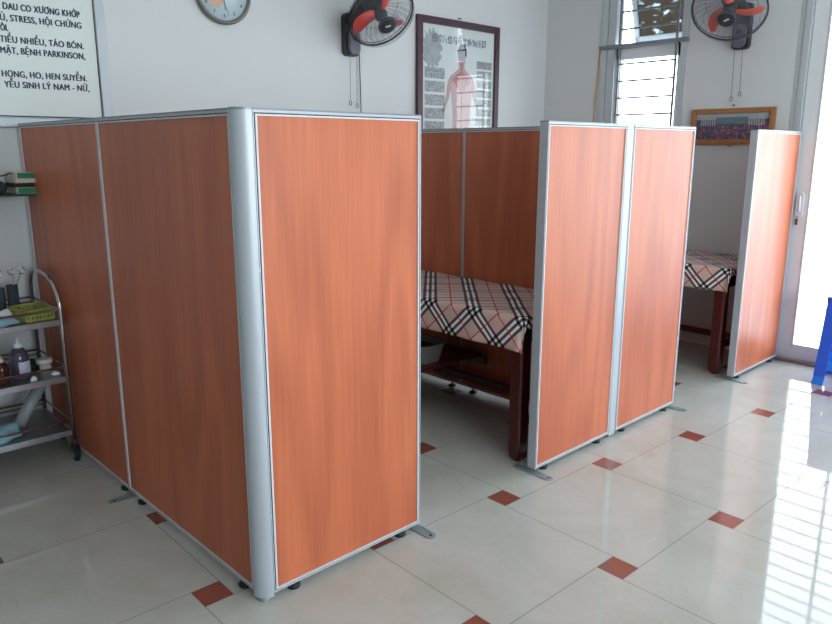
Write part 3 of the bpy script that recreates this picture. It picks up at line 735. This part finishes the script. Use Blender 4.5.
obj('cable', MB().tube([(-.02, -.03, .06), (.03, -.05, .085), (.05, -.07, .09), (.065, -.085, .10), (.07, -.10, .095)], .003, 6), M['gap'], pc)

# ------------------------------------------------------------------ steel trolley
TX0, TX1, TY0, TY1 = -.80, -.055, 1.625, 2.04
tr = thing('steel_trolley', 'three-tier steel instrument trolley against the darker left screen', 'trolley', (0, 0, 0))
ZS = (.155, .425, .70)
for x in (TX0, TX1):
    e = MB(); r = .0105
    pts = [(x, TY0, .085), (x, TY0, .76)]
    for k in range(1, 9): t = k/9*PI/2; pts.append((x, TY0+.19*(1-math.cos(t)), .76+.14*math.sin(t)))
    pts += [(x, TY0+.19, .90), (x, TY1-.10, .905)]
    for k in range(1, 7): t = k/6*PI/2; pts.append((x, TY1-.10+.10*math.sin(t), .905-.10*(1-math.cos(t))))
    pts.append((x, TY1, .085)); e.tube(pts, r, 12)
    obj('end_frame', e, M['chrome'], tr)
for z in ZS:
    s = MB(); s.box(TX0+.008, TX1-.008, TY0+.006, TY1-.006, z-.004, z)
    s.box(TX0, TX1, TY0-.004, TY0+.002, z-.022, z+.006).box(TX0, TX1, TY1-.002, TY1+.004, z-.022, z+.006)
    s.box(TX0-.002, TX0+.004, TY0, TY1, z-.022, z+.006).box(TX1-.004, TX1+.002, TY0, TY1, z-.022, z+.006)
    sh_ = obj('tray', s, M['tray'], tr, .0015)
    gr_ = MB()
    for y in (TY0, TY1): gr_.tube([(TX0, y, z+.052), (TX1, y, z+.052)], .0055, 8)
    gr_.tube([(TX0, TY1, z+.028), (TX1, TY1, z+.028)], .004, 8)
    for x in (TX0, TX1): gr_.tube([(x, TY0, z+.052), (x, TY1, z+.052)], .004, 8)
    obj('guard_rail', gr_, M['chrome'], sh_)
for x in (TX0, TX1):
    for y in (TY0, TY1):
        c = MB().tube([(x, y, .112), (x, y, .078)], .013, 12).box(x-.016, x-.012, y-.026, y+.018, .030, .082).box(x+.012, x+.016, y-.026, y+.018, .030, .082).box(x-.016, x+.016, y-.02, y+.018, .080, .084)
        cs = obj('caster', c, M['dgrey'], tr)
        wv = MB().lathe([(0, -.010), (.030, -.011), (.037, -.006), (.038, 0), (.037, .006), (.030, .011), (0, .010)], 28).xf(Matrix.Translation((x, y-.006, .0381)) @ Matrix.Rotation(PI/2, 4, 'Y'))
        wl = obj('wheel', wv, M['black'], cs)
        obj('wheel_hub', MB().lathe([(0, -.0165), (.014, -.0165), (.018, -.012), (.018, .012), (.014, .0165), (0, .0165)], 20).xf(Matrix.Translation((x, y-.006, .0381)) @ Matrix.Rotation(PI/2, 4, 'Y')), M['steelp'], cs)

# things on the trolley ------------------------------------------------
def holder(x, y, h, label, lab2, tilt):
    z = ZS[2]+.0005
    t = thing('instrument_cup', label, 'cup', (x, y, z))
    obj('cup_body', MB().lathe([(0, 0), (.024, 0), (.025, .003), (.025, h), (.022, h), (.021, .004), (0, .004)], 24), M['darkbox'], t)
    s = thing('scissors', lab2, 'scissors', (x, y, z+.006))
    for sg in (-1, 1):
        b_ = MB().tube([(0, 0, 0), (.004*sg+tilt*.4, .004, h*.8), (.016*sg+tilt, .012, h+.045)], .0028, 6)
        b_.tube([(.024*sg+tilt+.013*math.cos(u), .014, h+.058+.017*math.sin(u)) for u in [i*PI/7 for i in range(14)]], .0028, 6, True)
        obj('scissor_half', b_, M['chrome'], s)
holder(-.222, 1.95, .13, 'dark round cup standing at the back of the top tray, further left', 'steel scissors standing in the left dark cup', -.01)
holder(-.165, 1.94, .14, 'dark round cup with instruments behind the lime basket', 'steel scissors standing in the right dark cup', .03)
# lime basket
bx_, by_, bz_ = -.14, 1.765, ZS[2]+.0005
lb = thing('plastic_basket', 'lime green slotted plastic basket at the right end of the top tray', 'basket', (bx_, by_, bz_), .15)
s = MB(); hx, hy, hh2 = .062, .085, .055
s.box(-hx, hx, -hy, hy, 0, .003)
for z0_, z1_ in ((.003, .014), (.026, .034), (.046, .058)):
    s.box(-hx-.003, hx+.003, -hy-.003, -hy, z0_, z1_).box(-hx-.003, hx+.003, hy, hy+.003, z0_, z1_).box(-hx-.003, -hx, -hy, hy, z0_, z1_).box(hx, hx+.003, -hy, hy, z0_, z1_)
for k in range(8):
    u = -hx+k*2*hx/7; s.box(u-.004, u+.004, -hy-.0028, -hy-.0002, .003, .05).box(u-.004, u+.004, hy+.0002, hy+.0028, .003, .05)
for k in range(10):
    u = -hy+k*2*hy/9; s.box(-hx-.0028, -hx-.0002, u-.004, u+.004, .003, .05).box(hx+.0002, hx+.0028, u-.004, u+.004, .003, .05)
obj('basket_body', s, M['lime'], lb)
def lump(name, label, cat, x, y, z, rx, ry, rz_, m, seed, group=None):
    R = random.Random(seed); s = MB(); bmesh.ops.create_icosphere(s.bm, subdivisions=3, radius=1)
    ph_ = [R.uniform(0, 6) for _ in range(6)]
    for v in s.bm.verts:
        c = v.co; k = 1+.13*math.sin(c.x*4+ph_[0])*math.cos(c.y*5+ph_[1])+.09*math.sin(c.z*6+c.x*5+ph_[2])
        v.co = Vector((c.x*rx*k, c.y*ry*k, max(c.z*k, -.5)*rz_))
    zm = min(v.co.z for v in s.bm.verts)
    for v in s.bm.verts: v.co.z -= zm
    for f_ in s.bm.faces: f_.smooth = True
    o = obj(name, s, m, None, loc=(x, y, z)); tag(o, label, cat, group); return o
lump('hand_towel', 'crumpled pale blue towel along the front of the top tray', 'towel', -.315, 1.70, ZS[2]+.0005, .095, .05, .030, M['towel'], 1)
lump('cotton_wad', 'white cotton wad behind the blue towel on the top tray', 'cotton', -.25, 1.80, ZS[2]+.0005, .035, .03, .035, M['cotton'], 2)
lump('crumpled_cloth', 'dark crumpled cloth below the scissors on the top tray', 'cloth', -.245, 1.865, ZS[2]+.0005, .04, .03, .03, M['darkbox'], 5)
# middle tray
def bottle(label, x, y, r, h, capm, bodym, lab=True):
    t = thing('dropper_bottle', label, 'bottle', (x, y, ZS[1]+.0005))
    b_ = obj('bottle_body', MB().lathe([(0, 0), (r*.92, 0), (r, .006), (r, h*.5), (r*.93, h*.62), (r*.6, h*.76), (r*.38, h*.80), (r*.38, h*.82), (0, h*.82)], 28), bodym, t)
    obj('cap', MB().lathe([(0, h*.80), (r*.46, h*.80), (r*.46, h*.90), (r*.30, h*.92), (r*.18, h*.98), (r*.10, h*1.06), (0, h*1.065)], 20), capm, t)
    if lab:
        s = MB(); n_ = 12
        for i in range(n_):
            a0 = -PI/2-.35+i*1.5/n_; a1 = -PI/2-.35+(i+1)*1.5/n_; rr_ = r+.0012
            s.quad([(rr_*math.cos(a0), rr_*math.sin(a0), h*.14), (rr_*math.cos(a1), rr_*math.sin(a1), h*.14), (rr_*math.cos(a1), rr_*math.sin(a1), h*.46), (rr_*math.cos(a0), rr_*math.sin(a0), h*.46)])
        lo = obj('label_sticker', s, M['label'], b_); lo.modifiers.new('t', 'SOLIDIFY').thickness = .0008
bottle('large smoky dropper bottle with white pointed cap on the middle tray', -.218, 1.76, .043, .185, M['cap'], M['bottle'])
bottle('short amber bottle with cream cap at the left edge of the middle tray', -.305, 1.73, .032, .125, M['tape'], M['amber'], False)
tp = thing('tape_roll', 'cream roll of medical tape on the right of the middle tray', 'tape', (-.10, 1.79, ZS[1]+.0005))
obj('tape_stack', MB().lathe([(.010, 0), (.026, 0), (.026, .042), (.010, .042), (.010, 0)], 24), M['tape'], tp)
obj('tape_end', MB().lathe([(.010, .0425), (.036, .0425), (.037, .066), (.010, .066), (.010, .0425)], 24, (-.004, -.004, 0)), M['tape'], tp)
lump('gauze_pad', 'small white gauze pad near the right upright of the middle tray', 'gauze', -.085, 1.70, ZS[1]+.0005, .022, .02, .012, M['cotton'], 7)
lump('cotton_ball', 'white cotton ball below the smoky bottle on the middle tray', 'cotton', -.19, 1.67, ZS[1]+.0005, .014, .013, .014, M['cotton'], 8)
lump('tubing_bundle', 'dark bundle of tubing behind the tape roll on the middle tray', 'tubing', -.15, 1.90, ZS[1]+.0005, .06, .04, .028, M['darkbox'], 9)
# bottom tray
rl = MB().tube([(0, 0, 0), (.065, .02, .085), (.13, .04, .17)], .028, 20)
o = obj('film_roll', rl, M['roll'], None, loc=(-.245, 1.80, ZS[0]+.026)); tag(o, 'patterned translucent roll leaning across the bottom tray', 'roll')
lump('folded_towel', 'pale blue folded towel at the front left of the bottom tray', 'towel', -.33, 1.74, ZS[0]+.0005, .08, .07, .045, M['towel'], 11)
lump('straw_pad', 'straw coloured pad behind the towel on the bottom tray', 'pad', -.37, 1.86, ZS[0]+.0005, .06, .05, .04, M['wicker'], 12)

# ------------------------------------------------------------------ blue stool
st = thing('plastic_stool', 'blue plastic stool at the right edge in front of the glass door', 'stool', (4.0, -.578, 0))
B, Tp, SH = .172, .138, .575
for sx in (-1, 1):
    for sy in (-1, 1):
        m = MB(); th = .006; wl = .068
        # L-section tapering leg
        def L(s_, z): return [(sx*s_, sy*s_, z), (sx*(s_-wl), sy*s_, z), (sx*(s_-wl), sy*(s_-th), z), (sx*(s_-th), sy*(s_-th), z), (sx*(s_-th), sy*(s_-wl), z), (sx*s_, sy*(s_-wl), z)]
        A = [m.bm.verts.new(p) for p in L(B-.010, .055)]; D = [m.bm.verts.new(p) for p in L(Tp, SH-.03)]
        m.bm.faces.new(A); m.bm.faces.new(D[::-1])
        for k in range(6): m.bm.faces.new((A[k], A[(k+1) % 6], D[(k+1) % 6], D[k]))
        lg_ = obj('leg', m, M['blue'], st, .002)
        m = MB(); A = [m.bm.verts.new(p) for p in L(B-.004, 0)]; D = [m.bm.verts.new(p) for p in L(B-.012, .058)]
        m.bm.faces.new(A); m.bm.faces.new(D[::-1])
        for k in range(6): m.bm.faces.new((A[k], A[(k+1) % 6], D[(k+1) % 6], D[k]))
        obj('foot', m, M['lblue'], lg_, .002)
for z0_, z1_ in ((.10, .165), (.27, .31)):
    s_ = B-.012-(z0_/SH)*(B-Tp)
    m = MB()
    m.box(-s_, s_, -s_, -s_+.006, z0_, z1_).box(-s_, s_, s_-.006, s_, z0_, z1_).box(-s_, -s_+.006, -s_+.006, s_-.006, z0_, z1_).box(s_-.006, s_, -s_+.006, s_-.006, z0_, z1_)
    obj('stretcher', m, M['lblue'] if z0_ < .2 else M['blue'], st, .002)
obj('seat', MB().prism(rrect(2*Tp+.02, 2*Tp+.02, .035), SH-.045, SH), M['blue'], st, .012, 3)

# ------------------------------------------------------------------ light
wd = bpy.data.worlds.new('sky'); bpy.context.scene.world = wd; wd.use_nodes = True
nt = wd.node_tree; bg = nt.nodes['Background']
tc = nt.nodes.new('ShaderNodeTexCoord'); sp = nt.nodes.new('ShaderNodeSeparateXYZ'); nt.links.new(tc.outputs['Generated'], sp.inputs[0])
cr = nt.nodes.new('ShaderNodeValToRGB'); e = cr.color_ramp.elements
e[0].position = .0; e[0].color = (.86, .95, 1.0, 1); e[1].position = .8; e[1].color = (.66, .82, 1.0, 1)
nt.links.new(sp.outputs[2], cr.inputs[0]); nt.links.new(cr.outputs[0], bg.inputs[0]); bg.inputs[1].default_value = 9.5
def portal(name, y0, y1, z0, z1):
    l = bpy.data.lights.new(name, 'AREA'); l.shape = 'RECTANGLE'; l.size = z1-z0; l.size_y = y1-y0; l.cycles.is_portal = True
    o = bpy.data.objects.new(name, l); C.objects.link(o); o.location = (XW+.15, (y0+y1)/2, (z0+z1)/2)
    o.rotation_euler = (0, PI/2, 0)   # -Z points to -x
l = bpy.data.lights.new('front_daylight_portal', 'AREA'); l.shape = 'RECTANGLE'; l.size = GX1-GX0; l.size_y = GZ1-GZ0; l.cycles.is_portal = True  # samples sky through the added unseen window
o = bpy.data.objects.new('front_daylight_portal', l); C.objects.link(o); o.location = ((GX0+GX1)/2, YF-.12, (GZ0+GZ1)/2); o.rotation_euler = (PI/2, 0, 0)
portal('door_daylight_portal', DY0, DY1, 0, DZ); portal('window_daylight_portal', WY0, WY1, WZ0, WZ1)

# ------------------------------------------------------------------ camera
yaw, pitch, roll, fpx = .8101866, -.2217513, .0014066, 726.87
fw_ = Vector((math.cos(yaw)*math.cos(pitch), math.sin(yaw)*math.cos(pitch), math.sin(pitch)))
rt = Vector((math.sin(yaw), -math.cos(yaw), 0)); up = rt.cross(fw_)
r2 = rt*math.cos(roll)+up*math.sin(roll); u2 = -rt*math.sin(roll)+up*math.cos(roll)
cam = bpy.data.cameras.new('camera'); co = bpy.data.objects.new('camera', cam); C.objects.link(co)
mt = Matrix((r2, u2, -fw_)).transposed().to_4x4(); mt.translation = (-1.1305386, -1.9057261, 1.4875302)
co.matrix_world = mt; cam.lens = fpx/832*36; cam.sensor_width = 36; cam.clip_start = .05
sc = bpy.context.scene; sc.camera = co
sc.view_settings.view_transform = 'Standard'; sc.view_settings.look = 'None'; sc.view_settings.gamma = 1
sc.view_settings.exposure = 0.2
sc.cycles.use_denoising = True; sc.cycles.max_bounces = 10; sc.cycles.diffuse_bounces = 6; sc.cycles.transparent_max_bounces = 12
sc.cycles.sample_clamp_indirect = 8
